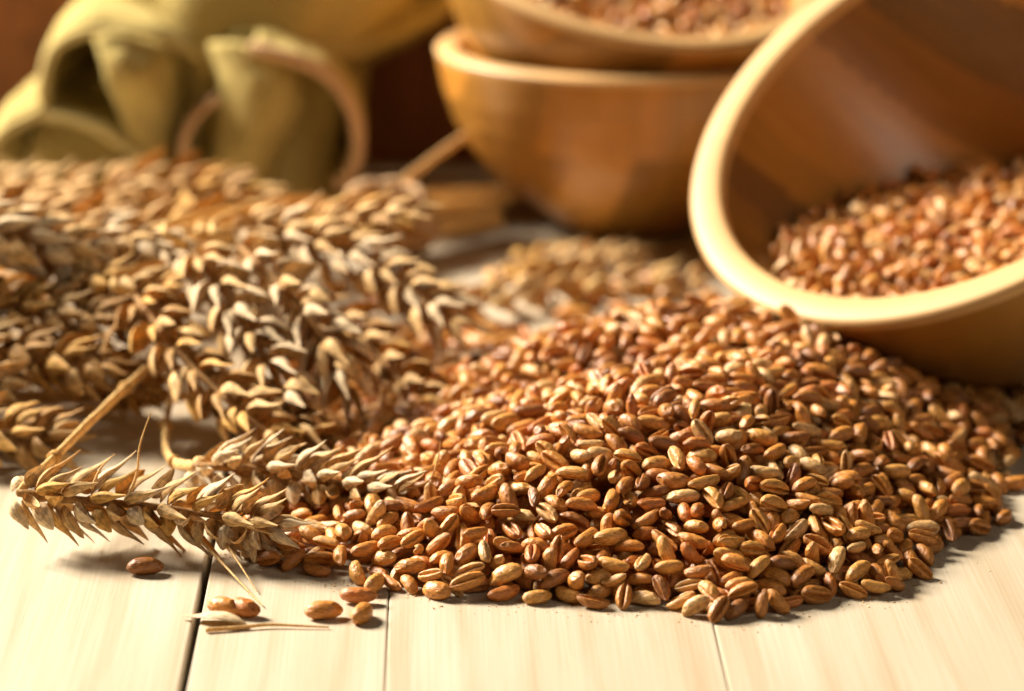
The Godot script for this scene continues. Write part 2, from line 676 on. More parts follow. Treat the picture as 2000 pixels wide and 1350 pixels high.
# ---------------------------------------------------------------- the heap
const FOOT := [[-50, 570], [-43, 560.5], [-32.5, 555], [-24, 552], [-13, 544], [0, 541], [13, 539.5], [25.5, 538], [36, 533], [44, 536], [53, 545], [62, 544.5], [70, 556], [76, 570], [88, 586], [90, 604], [97, 624], [104, 660], [100, 700], [60, 700], [22, 712], [0, 700], [-14, 682], [-30, 655], [-40, 634], [-41, 620], [-48, 600], [-52, 585]]
const CAP := [[-54, 1.5], [-36, 4.5], [-18, 9.5], [0, 16], [18, 21], [36, 23.5], [58, 23], [72, 19], [84, 12], [96, 5], [110, 3]]


func heap(tilted: Array) -> Array:
	var poly := PackedVector2Array()
	for f in FOOT:
		poly.append(Vector2(f[0], -f[1]))
	var res := 0.5
	var x0 := -62.0
	var z0 := -738.0
	var nx := 372
	var nz := 424
	var H := PackedFloat32Array()
	var G := PackedFloat32Array()
	H.resize(nx * nz)
	G.resize(nx * nz)
	# height of the heap on a coarse grid, then the fine one
	var cw := nx / 4 + 2
	var chh := nz / 4 + 2
	var coarse := PackedFloat32Array()
	coarse.resize(cw * chh)
	for j in chh:
		for i in cw:
			var p := Vector2(x0 + i * 2.0, z0 + j * 2.0)
			var dist := 1e9
			for e in poly.size():
				var q := Geometry2D.get_closest_point_to_segment(p, poly[e], poly[(e + 1) % poly.size()])
				dist = minf(dist, p.distance_to(q))
			var h := -4.0
			if Geometry2D.is_point_in_polygon(p, poly):
				var cap := 2.0
				for c in CAP.size() - 1:
					if p.x >= CAP[c][0] and p.x < CAP[c + 1][0]:
						cap = lerpf(CAP[c][1], CAP[c + 1][1], (p.x - CAP[c][0]) / float(CAP[c + 1][0] - CAP[c][0]))
				cap *= 1.0 - 0.75 * smoothstep(652.0, 700.0, -p.y)
				cap *= 1.0 - 0.30 * exp(-pow((-p.y - 632.0) / 13.0, 2.0)) * smoothstep(62.0, 34.0, p.x)
				cap += 2.2 * noise.get_noise_2d(p.x * 2.2, p.y * 2.2)
				var slope := dist * 0.50 + 1.9 * smoothstep(0.0, 3.0, dist)
				# rounded minimum of the two
				var m := clampf(0.5 + 0.5 * (cap - slope) / 6.0, 0.0, 1.0)
				h = lerpf(cap, slope, m) - 6.0 * m * (1.0 - m) * 0.8
				h = maxf(h, 1.7)
			coarse[j * cw + i] = h
	for j in nz:
		for i in nx:
			var fi := i / 4
			var fj := j / 4
			var fx := i / 4.0 - fi
			var fy := j / 4.0 - fj
			var a := lerpf(coarse[fj * cw + fi], coarse[fj * cw + fi + 1], fx)
			var b := lerpf(coarse[(fj + 1) * cw + fi], coarse[(fj + 1) * cw + fi + 1], fx)
			G[j * nx + i] = lerpf(a, b, fy)
			H[j * nx + i] = 0.0
	return dress(settle(x0, z0, nx, nz, res, H, G, 400000, 6, func(c: Vector3, B: Basis, s: float) -> bool:
		for e in [-0.85, -0.4, 0.0, 0.4, 0.85]:
			if in_bowl_solid(c + B.x * SEMI.x * s * e, tilted, 0.9):
				return true
		return false, 1.2))


# how much of each kernel the camera can see: discs drawn from far to near into a small picture
func seen_area(list: Array, cam: Transform3D, f: float) -> PackedInt32Array:
	var W := 640
	var HH := 432
	var ids := PackedInt32Array()
	ids.resize(W * HH)
	ids.fill(-1)
	var inv := cam.affine_inverse()
	var order := []
	for i in list.size():
		var p: Vector3 = inv * ((list[i][0] as Vector3) * MM)
		order.append([-p.z, i, p])
	order.sort_custom(func(a: Array, b: Array) -> bool: return a[0] > b[0])
	for q in order:
		var p: Vector3 = q[2]
		var s: float = f * HH / -p.z
		var ax: Vector3 = inv.basis * (list[q[1]][1] as Basis).x
		var c := Vector2(W / 2.0 + p.x * s, HH / 2.0 - p.y * s)
		var l := Vector2(ax.x, -ax.y)
		var rs := 1.5 * MM * s
		var half := sqrt(pow(3.2 * MM * s * l.length(), 2.0) + rs * rs)
		var d := l.normalized() if l.length() > 0.01 else Vector2.RIGHT
		var e := int(half) + 1
		for y in range(maxi(0, int(c.y) - e), mini(HH - 1, int(c.y) + e) + 1):
			for x in range(maxi(0, int(c.x) - e), mini(W - 1, int(c.x) + e) + 1):
				var o := Vector2(x, y) - c
				if pow(o.dot(d) / half, 2.0) + pow(o.cross(d) / rs, 2.0) <= 1.0:
					ids[y * W + x] = q[1]
	var area := PackedInt32Array()
	area.resize(list.size())
	for i in ids:
		if i >= 0:
			area[i] += 1
	return area


func kernel_look(k: Array, eye: Vector3) -> String:
	var B: Basis = k[1]
	var c: Vector3 = k[0]
	var view := (eye - c).normalized()
	var colour: String = {"amber": "amber", "brown": "mid-brown", "golden": "golden", "pale": "pale beige", "reddish": "reddish", "dark": "dark brown"}[k[3]]
	var turned: String
	if absf(B.x.dot(view)) > 0.72:
		turned = "end-on"
	elif B.y.dot(view) < -0.4:
		turned = "crease-showing"
	elif B.y.dot(view) > 0.5:
		turned = "round-backed"
	else:
		turned = "side-turned"
	return "%s %s" % [turned, colour]


func kernel_spot(k: Array) -> String:
	var c: Vector3 = k[0]
	var across := "toward the free wheat ears" if c.x < -14.0 else ("on its broad middle" if c.x < 15.0 else ("before the crest's peak" if c.x < 38.0 else ("straight below the tipped bowl's lip" if c.x < 62.0 else "on the flank under the tipped bowl")))
	var up := "at the heap's foot" if c.y < 3.0 else ("low on the heap" if c.y < 7.0 else ("halfway up the heap" if c.y < 13.0 else ("high on the heap" if c.y < 18.0 else "on the heap's crest")))
	return "%s %s" % [up, across]


# ---------------------------------------------------------------- wheat ears
var husk_kits: Array[Kit] = []
var husk_meshes: Array[Mesh] = []
var spikelet_meshes: Array[Mesh] = []


func husk_kit(n: int) -> Kit:
	var k := Kit.new()
	var r := RandomNumberGenerator.new()
	r.seed = 70 + n
	var L: float = [9.2, 9.4, 9.0, 6.8, 6.6, 7.2][n]
	var W: float = [1.45, 1.3, 1.6, 2.1, 2.3, 1.9][n]
	var beak: float = [2.2, 3.6, 1.3, 0.6, 0.4, 1.2][n]
	var bow: float = [0.06, 0.08, 0.05, 0.05, 0.04, 0.07][n]
	var twist := r.randf_range(-0.25, 0.25)
	for side in 2:
		k.grid(10, 14, func(u: float, s: float) -> Array:
			var t := u * 2.0 - 1.0
			var body := pow(maxf(0.0, sin(PI * pow(s, 0.74 if n < 3 else 0.82))), 0.82 if n < 3 else 0.62)
			var w := maxf(W * body, 0.10 + 0.25 * (1.0 - s))
			var th := t * 1.25
			var z := w * sin(th) / sin(1.25)
			var y := w * 0.95 * (cos(th) - cos(1.25)) / (1.0 - cos(1.25))
			y += 0.10 * w * pow(1.0 - absf(t), 3.0)
			y += 0.075 * w * cos(t * 15.0) * (1.0 - absf(t))
			if side == 1:
				y -= 0.17 * (1.0 - pow(absf(t), 2.0)) * (0.4 + 0.6 * body)
			var x := L * s + beak * smoothstep(0.8, 1.0, s)
			y += L * bow * sin(PI * s) + 0.5 * beak * pow(maxf(0.0, s - 0.8) / 0.2, 2.0) * 0.35
			var rag := noise.get_noise_2d(t * 60.0 + n * 40.0, s * 50.0)
			z += twist * s * y * 0.4 + rag * 0.10 * w
			var c := Color(0.92, 0.90, 0.86)
			c = c.lerp(Color(1.0, 1.02, 1.08), 0.6 * smoothstep(0.55, 1.0, absf(t)))
			c = c.lerp(Color(0.80, 0.66, 0.46), 0.55 * smoothstep(0.30, 0.0, s))
			c = c * (1.0 + 0.12 * cos(t * 15.0) + 0.24 * rag)
			var stain := smoothstep(0.12, 0.4, noise.get_noise_2d(t * 35.0 + n * 170.0, s * 55.0 + 200.0))
			c = c.lerp(Color(0.55, 0.43, 0.30), 0.45 * stain)
			c.a = 1.0
			return [Vector3(x, y, z), Vector2(u * 0.5 + n * 0.17, s * 0.5), c], side == 0)
	return k


# the husks of one spikelet: [shape, place]; local x along the ear, y out to the side, z to the ear's face
func spikelet_husks(r: RandomNumberGenerator, spread: float, size: float, plump := false) -> Array:
	var out := []
	var plan := [[-42.0, -3.0, 1.0], [42.0, -3.0, 1.0], [-16.0, 6.0, 0.84], [16.0, 6.0, 0.84]]
	if not plump:
		plan = [[-58.0, -6.0, 0.95], [58.0, -6.0, 0.95], [-24.0, 4.0, 1.0], [24.0, 4.0, 1.0], [0.0, 12.0, 0.95]]
	for h in plan:
		var tau: float = deg_to_rad(spread + h[1] + r.randfn(0.0, 3.0 if plump else 5.0))
		var f: float = deg_to_rad(h[0] + r.randfn(0.0, 3.5 if plump else 6.0))
		var d := (Vector3(cos(tau), sin(tau), 0) * cos(f) + Vector3(0, 0, 1) * sin(f)).normalized()
		var g := f * 1.9
		var b := Vector3(-sin(tau) * cos(g), cos(tau) * cos(g), sin(g))
		b = (b - d * b.dot(d)).normalized()
		var B := Basis(d, b, d.cross(b)) * Basis(Vector3.RIGHT, r.randfn(0.0, 0.2))
		var s: float = h[2] * size * r.randf_range(0.9, 1.08)
		var at := Vector3(0.9 * h[1] / 5.0 - 0.4, 0.7, 0) + Vector3(0, 0.25, 1.3) * Vector3(1, 1, sin(f))
		out.append([r.randi_range(0, 2) if absf(h[0]) < 40.0 else r.randi_range(3, 5), Transform3D(B.scaled_local(Vector3(s, s, s)), at)])
	return out


func ear_basis(pts: Array, t: float, roll: float, side: float) -> Transform3D:
	var p := spline(pts, t)
	var a := (spline(pts, minf(t + 0.03, 1.0)) - spline(pts, maxf(t - 0.03, 0.0))).normalized()
	var up := (Vector3.UP - a * a.y).normalized() if absf(a.y) < 0.97 else Vector3.BACK
	var s := up.rotated(a, roll) * side
	return Transform3D(Basis(a, s, a.cross(s)), p)


# curve: base to tip of the ear; stem: its stalk, from far end to the base
func ear(label: String, group: String, curve: Array, stem: Array, n: int, roll: float, size: float, detailed: bool, tones: Array, sd: int, awns: Array = [], spread := 30.0, plump := false) -> Node3D:
	var r := RandomNumberGenerator.new()
	r.seed = 1000 + sd
	var base: Vector3 = curve[0]
	var o := thing("wheat_ear", label, "wheat ear", base, group)
	var loc := []
	for p in curve:
		loc.append(p - base)
	if stem.size() > 1:
		var sk := Kit.new()
		var sp := []
		for p in stem:
			sp.append(p - base)
		sp.append(loc[0])
		tube(sk, sp, 1.2, 1.0, 30, 9, Color.WHITE, 0.6, 0.14)
		part("stem", sk.mesh(), M.husk_stem, o)
		if detailed and group == "":
			for f in [0.38, 0.74]:
				var nk := Kit.new()
				var c0 := spline(sp, f)
				var dn := (spline(sp, f + 0.02) - c0).normalized()
				tube(nk, [c0 - dn * 1.1, c0 - dn * 0.3, c0 + dn * 0.3, c0 + dn * 1.1], 1.25, 1.38, 6, 9, Color(0.85, 0.72, 0.55))
				part("node", nk.mesh(), M.husk_stem, o)
	var rk := Kit.new()
	tube(rk, loc, 0.95, 0.5, 20, 6, Color(0.8, 0.75, 0.7))
	part("rachis", rk.mesh(), M.husk_tan, o)
	for i in n:
		var t := (i + 0.3) / (n + 0.2)
		var last := i == n - 1
		var fr := ear_basis(loc, t, roll + r.randfn(0.0, 0.08 if plump else 0.24), 1.0 if i % 2 else -1.0)
		var big := 1.06 * size * (0.90 + 0.10 * smoothstep(0.0, 0.2, t)) * (1.0 - 0.14 * smoothstep(0.75, 1.0, t))
		var tilt := spread if not last else 4.0
		if detailed:
			var sn := Node3D.new()
			sn.name = "spikelet" if i == 0 else "spikelet_%03d" % i
			o.add_child(sn)
			sn.transform = Transform3D(fr.basis, fr.origin * MM)
			var m := 0
			for h in spikelet_husks(r, tilt, big, plump):
				var tone: String = tones[r.randi_range(0, tones.size() - 1)]
				var hm := part("husk", husk_meshes[h[0]], M["husk_" + tone], sn, h[1])
				m += 1
		else:
			var tone: String = tones[r.randi_range(0, tones.size() - 1)]
			var bs := fr.basis.scaled_local(Vector3(big, big, big))
			if last:
				bs = bs.rotated(fr.basis.z.normalized(), -0.4)
			part("spikelet", spikelet_meshes[r.randi_range(0, spikelet_meshes.size() - 1)], M["husk_" + tone], o, Transform3D(bs, fr.origin))
	for a in awns:
		var ak := Kit.new()
		var q := []
		for p in a:
			q.append(p - base)
		tube(ak, q, 0.34, 0.09, 14, 5, Color(1, 0.97, 0.9))
		part("awn", ak.mesh(), M.husk_straw, o)
	return o


# ---------------------------------------------------------------- sack
func sheet(rows: Array, nu: int, nv: int, thick: float, tint: Color, sd: float) -> Kit:
	var k := Kit.new()
	var at := func(u: float, w: float) -> Vector3:
		var col := []
		for row in rows:
			col.append(spline(row, u))
		var p := spline(col, w)
		return p + Vector3(0.3, 1, 0.9) * 2.0 * noise.get_noise_3d(p.x * 3.0 + sd, p.y * 3.0, p.z * 3.0)
	for side in 2:
		k.grid(nu, nv, func(u: float, w: float) -> Array:
			var p: Vector3 = at.call(u, w)
			var e := 0.02
			var du: Vector3 = at.call(minf(u + e, 1.0), w) - at.call(maxf(u - e, 0.0), w)
			var dw: Vector3 = at.call(u, minf(w + e, 1.0)) - at.call(u, maxf(w - e, 0.0))
			var n := du.cross(dw).normalized()
			var edge := minf(minf(u, 1.0 - u) * nu, minf(w, 1.0 - w) * nv)
			p += n * (thick * 0.5 * minf(edge, 1.0)) * (1.0 if side == 0 else -1.0)
			var t := 1.0 + 0.10 * noise.get_noise_3d(p.x * 9.0, p.y * 9.0, p.z * 9.0)
			return [p, Vector2(u * nu * 0.6, w * nv * 0.6), tint * t], side == 1)
	return k


func back(front: Array, steps: Array) -> Array:
	var rows := []
	for s in steps:
		var row := []
		for p in front:
			row.append(p + s)
		rows.append(row)
	return rows


#SACKBEGIN
func sack() -> void:
	var o := thing("burlap_sack", "olive burlap sack with a rolled, folded mouth behind the wheat", "sack", v(-62, 0, 860))
	var home := -v(-62, 0, 860)
	var olive := Color(0.62, 0.48, 0.175)
	var lightc := Color(0.66, 0.52, 0.22)
	var hem1 := [v(-136.7, 2.6, 818.2), v(-132.5, 11.5, 818.2), v(-128.5, 18.3, 819.5), v(-123.7, 24.4, 820.7), v(-118.5, 26.9, 822.0), v(-114.6, 29.4, 823.2), v(-114.3, 36.0, 823.2), v(-111.6, 43.6, 824.4), v(-104.6, 47.6, 824.4), v(-94.8, 47.7, 825.7), v(-85.1, 45.5, 828.2), v(-76.8, 40.5, 831.9)]
	var hem2 := [v(-114.9, 27.6, 823.2), v(-108.6, 27.6, 820.7), v(-100.9, 25.3, 818.2), v(-93.6, 21.0, 817.0), v(-91.7, 18.2, 817.0), v(-93.9, 15.2, 817.6), v(-97.5, 15.7, 818.9)]
	var strap := [v(-71.6, 31.7, 824.4), v(-75.8, 29.1, 820.7), v(-79.0, 24.3, 818.2), v(-79.5, 18.2, 817.0), v(-77.1, 12.3, 817.0)]
	var hem3 := [v(-63.0, 45.2, 819.5), v(-58.8, 44.4, 818.2), v(-52.0, 42.4, 818.2), v(-44.7, 38.4, 819.5), v(-39.6, 31.6, 819.5), v(-37.5, 23.8, 820.7), v(-38.4, 15.8, 822.0), v(-42.8, 9.7, 823.2)]
	var flap1 := [[v(-101.6, 47.9, 818.2), v(-94.6, 48.7, 818.2), v(-87.0, 46.3, 822.0), v(-82.5, 38.8, 831.9)], [v(-97.6, 37.9, 813.0), v(-90.7, 39.5, 811.0), v(-85.4, 35.6, 818.2), v(-82.1, 26.3, 830.6)], [v(-94.7, 25.4, 818.9), v(-88.7, 26.6, 819.5), v(-84.6, 23.3, 823.2), v(-83.3, 15.9, 830.6)], [v(-92.0, 13.0, 816.0), v(-87.2, 13.3, 815.0), v(-83.1, 12.3, 818.2), v(-81.9, 9.5, 824.4)]]
	var flap2 := [[v(-74.7, 44.1, 830.6), v(-71.1, 46.1, 825.7), v(-64.7, 46.1, 823.2), v(-57.3, 43.8, 823.2), v(-51.3, 39.7, 826.9)], [v(-71.8, 35.9, 830.6), v(-69.1, 37.2, 823.2), v(-62.1, 36.7, 819.5), v(-54.9, 33.4, 822.0), v(-50.5, 28.6, 831.9)], [v(-72.5, 25.9, 829.4), v(-70.0, 26.7, 822.0), v(-63.5, 25.5, 818.2), v(-58.8, 22.0, 822.0), v(-56.8, 17.4, 831.9)], [v(-75.4, 10.4, 825.7), v(-72.6, 11.5, 819.5), v(-67.4, 12.1, 817.0), v(-62.7, 10.7, 820.7), v(-60.7, 7.8, 830.6)]]
	var drape := [[v(-64.1, 35.5, 846.8), v(-53.9, 32.9, 846.8), v(-41.2, 34.8, 849.2), v(-28.4, 38.9, 853.0), v(-19.4, 43.9, 857.9), v(-15.0, 48.3, 862.9)], [v(-75.7, 40.9, 834.4), v(-63.0, 44.6, 833.1), v(-48.0, 41.3, 835.6), v(-33.1, 42.6, 841.8), v(-21.8, 46.4, 849.2), v(-15.2, 51.7, 856.7)], [v(-76.8, 44.3, 840.6), v(-63.4, 46.8, 839.3), v(-48.4, 44.9, 843.0), v(-33.3, 46.1, 849.2), v(-22.0, 49.4, 856.7), v(-14.9, 54.7, 864.1)], [v(-78.2, 47.5, 864.1), v(-65.0, 49.6, 862.9), v(-49.5, 50.3, 865.4), v(-34.0, 51.9, 869.1), v(-19.7, 55.8, 874.0), v(-13.2, 60.3, 879.0)], [v(-78.0, 52.6, 894.5), v(-64.5, 56.7, 894.5), v(-48.3, 58.0, 894.5), v(-32.2, 59.4, 894.5), v(-18.8, 62.1, 894.5), v(-9.4, 66.1, 894.5)]]
	var steps := [Vector3(0, 0, 0), Vector3(0, 2.0, -7), Vector3(1, 4.0, -20), Vector3(4, 5.0, -38), Vector3(8, 0, -60)]
	var put := func(called: String, k: Kit) -> void:
		part(called, k.mesh(), M.burlap, o, Transform3D(Basis(), home))
	put.call("mouth", sheet(back(hem1, steps), 60, 16, 3.0, olive, 0.0))
	put.call("fold", sheet(back(hem2, [Vector3.ZERO, Vector3(0, 0.5, -14), Vector3(-2, 1, -34)]), 36, 10, 2.6, olive, 40.0))
	put.call("fold", sheet(back(strap, [Vector3.ZERO, Vector3(0, 0, -8), Vector3(3, 0, -20)]), 24, 6, 2.0, olive, 90.0))
	put.call("mouth", sheet(back(hem3, [Vector3.ZERO, Vector3(0, 0.4, -10), Vector3(-1, 1, -28), Vector3(-3, 0, -60)]), 44, 14, 2.6, olive, 130.0))
	put.call("flap", sheet(flap1, 24, 26, 2.2, olive, 170.0))
	put.call("flap", sheet(flap2, 28, 26, 2.2, olive, 210.0))
	put.call("drape", sheet(drape, 44, 30, 2.6, olive, 260.0))
	for h in [[hem3, 1.7], [strap, 1.3]]:
		var k := Kit.new()
		var line := []
		for p in h[0]:
			line.append(p + Vector3(0, 0.6, 3.2))
		tube(k, line, h[1], h[1], 70, 10, Color(1.5, 1.45, 1.3), 1.0, 0.12)
		part("cord", k.mesh(), M.twine, o, Transform3D(Basis(), home))
	for h in [[hem1, 1.5], [hem2, 1.5]]:
		var k := Kit.new()
		tube(k, h[0], h[1], h[1], 70, 10, lightc, 1.0, 0.12)
		put.call("hem", k)
	var body := Kit.new()
	body.grid(48, 30, func(u: float, w: float) -> Array:
		var a := u * TAU
		var y := 82.0 * w
		var r := pow(maxf(0.0, 1.0 - pow(w, 3.2)), 0.45) * (0.88 + 0.12 * sin(PI * w))
		var wr := 1.0 + 0.12 * noise.get_noise_3d(cos(a) * 60.0, y * 0.8, sin(a) * 60.0) + 0.04 * sin(a * 9.0 + y * 0.05)
		return [Vector3(-66.0 + cos(a) * (27.0 + 22.0 * smoothstep(0.4, 0.75, w)) * r * wr + 6.0 * w, y, -860.0 + sin(a) * 30.0 * r * wr), Vector2(u * 30.0, w * 18.0), olive])
	body.grid(44, 20, func(u: float, w: float) -> Array:
		var a := u * TAU
		var y := 38.0 * w
		var r := pow(maxf(0.0, 1.0 - pow(w, 3.0)), 0.4)
		return [Vector3(-86.0 + cos(a) * 40.0 * r + 4.0 * w, y, -866.0 + sin(a) * 28.0 * r), Vector2(u * 26.0, w * 8.0), olive])
	put.call("sack_body", body)
#SACKEND


# ---------------------------------------------------------------- the scene
func _ready() -> void:
	rng.seed = 7
	# camera: a long lens with a shallow depth of field
	var cam := Camera3D.new()
	cam.name = "camera"
	var ca := CameraAttributesPhysical.new()
	ca.frustum_focal_length = 118.93
	ca.frustum_focus_distance = 0.584
	ca.exposure_aperture = 12.0
	ca.frustum_near = 0.05
	ca.frustum_far = 20.0
	add_child(cam)
	cam.position = Vector3(0, 0.190, 0)
	cam.rotation_degrees = Vector3(-15, 0, 0)
	cam.fov = 11.523
	cam.near = 0.05
	cam.far = 20.0
	cam.attributes = ca
	cam.current = true
	var env := Environment.new()
	env.background_mode = Environment.BG_COLOR
	env.background_color = Color(0.86, 0.84, 0.80)
	env.background_energy_multiplier = 0.010
	env.tonemap_mode = Environment.TONE_MAPPER_LINEAR
	env.tonemap_exposure = 1.0
	env.sdfgi_enabled = true
	env.ssao_enabled = true
	env.ssil_enabled = true
	var we := WorldEnvironment.new()
	we.name = "surroundings"
	we.environment = env
	add_child(we)
	make_materials()
	lamp("studio_softbox", "square black studio softbox high behind and beside the heap", Vector3(-1100, 950, -1288), Vector3(20, 10, -640), 480.0, 12.0, Color(1.0, 0.958, 0.885))
	lamp("fill_softbox", "small black studio softbox above the camera", Vector3(380, 400, -170), Vector3(0, 10, -620), 260.0, 0.022, Color(1.0, 0.93, 0.84))
	make_setting()
	for n in 8:
		kernels.append(kernel_kit(n).mesh())
	for n in 6:
		var hk := husk_kit(n)
		husk_kits.append(hk)
		husk_meshes.append(hk.mesh())
	for n in 6:
		var r := RandomNumberGenerator.new()
		r.seed = 500 + n
		var sk := Kit.new()
		for h in spikelet_husks(r, 25.0, 1.0, true):
			var t := r.randf_range(0.82, 1.05)
			sk.add(husk_kits[h[0]], h[1], Color(t, t, t))
		spikelet_meshes.append(sk.mesh())
	var t0 := Time.get_ticks_msec()
	# bowls
	var tilted := bowl("wooden bowl tipped on its side, spilling wheat onto the table", v(90.1, 58.7, 680.5), Vector3(-0.458, 0.793, 0.401).normalized(), 60.0, 60.0, 11.0, 300.0, 0.5, 3, 0.85)
	var lower := bowl("upright wooden bowl standing behind, carrying another bowl", v(28.6, 46.0, 820.0), Vector3.UP, 47.0, 46.0, 13.0, 24.0, 0.0, 9, 1.0)
	var upper := bowl("wheat-filled wooden bowl set askew inside the lower bowl", v(29.5, 67.5, 822.0), Vector3(0.163, 0.944, 0.288).normalized(), 46.5, 46.0, 13.0, 24.0, 0.7, 5, 1.25)
	# heap and fillings
	var grains := heap(tilted)
	var eye := cam.position / MM
	var area := seen_area(grains, cam.transform, 1350.0 / 1350.0 * 6690.0 / 1350.0)
	var order := range(grains.size())
	order.sort_custom(func(a: int, b: int) -> bool: return area[a] > area[b] or area[a] == area[b] and a < b)
	var rest := []
	for q in order.size():
		var g: Array = grains[order[q]]
		if q < 288:
			var o := part("wheat_kernel", kernels[g[4]], M["bran_" + g[3]], self, kernel_place(g))
			tag(o, "%s kernel %s" % [kernel_look(g, eye), kernel_spot(g)], "wheat kernel", "wheat kernels of the spilled heap")
		else:
			rest.append(g)
	var hp := thing("wheat_heap", "heap of loose wheat kernels spilled across the pale boards", "wheat", Vector3.ZERO, "", "stuff")
	kernel_mass(hp, rest)
	var t1 := Time.get_ticks_msec()
	var bf := fill_bowl(tilted, v(58, 22.5, 652), 0.14, -0.12, 9.0)
	kernel_mass(thing("wheat_filling", "loose wheat still lying inside the tipped bowl", "wheat", Vector3.ZERO, "", "stuff"), bf)
	var uf := fill_bowl(upper, v(29.5, 61.0, 822), -0.17, -0.22, 8.0)
	kernel_mass(thing("wheat_filling", "wheat heaped in the askew bowl behind", "wheat", Vector3.ZERO, "", "stuff"), uf)
	print("kernels ", grains.size(), " ", bf.size(), " ", uf.size(), " ms ", t1 - t0, " ", Time.get_ticks_msec() - t1)
	loose()
	sack()
	ears()


func lamp(called: String, label: String, at: Vector3, to: Vector3, size: float, energy: float, c: Color) -> void:
	var o := thing(called, label, "studio lamp", at)
	o.look_at_from_position(at * MM, to * MM)
	var k := Kit.new()
	var h := size / 2.0
	var ring := [[h, 0.0], [h + 6.0, 0.0], [h + 6.0, 30.0], [40.0, 170.0], [40.0, 230.0], [0.0, 230.0]]
	for i in ring.size() - 1:
		for s in 4:
			var f := func(e: Array, q: int) -> Vector3:
				var p: Vector2 = [Vector2(-1, -1), Vector2(1, -1), Vector2(1, 1), Vector2(-1, 1)][q % 4] * e[0]
				return Vector3(p.x, p.y, e[1])
			var a: Vector3 = f.call(ring[i], s)
			var b: Vector3 = f.call(ring[i], s + 1)
			var d: Vector3 = f.call(ring[i + 1], s)
			var e2: Vector3 = f.call(ring[i + 1], s + 1)
			k.tri(a, b, d, Color.WHITE)
			k.tri(b, e2, d, Color.WHITE)
	part("housing", k.mesh(false), M.housing, o)
	var face := Kit.new()
	face.grid(1, 1, func(u: float, w: float) -> Array: return [Vector3((u - 0.5) * size, (w - 0.5) * size, 2.0), Vector2(u, w), Color.WHITE])
	var em := StandardMaterial3D.new()
	em.resource_name = "glowing diffuser"
	em.emission_enabled = true
	em.emission = c
	em.emission_energy_multiplier = 0.6
	part("diffuser", face.mesh(false), em, o)
	var l := AreaLight3D.new()
	l.name = "light"
	l.area_size = Vector2(size, size) * MM
	l.light_energy = energy
	l.light_color = c
	l.shadow_enabled = true
	l.set("area_range", 6.0)
	o.add_child(l)
	l.position = Vector3(0, 0, -4.0) * MM


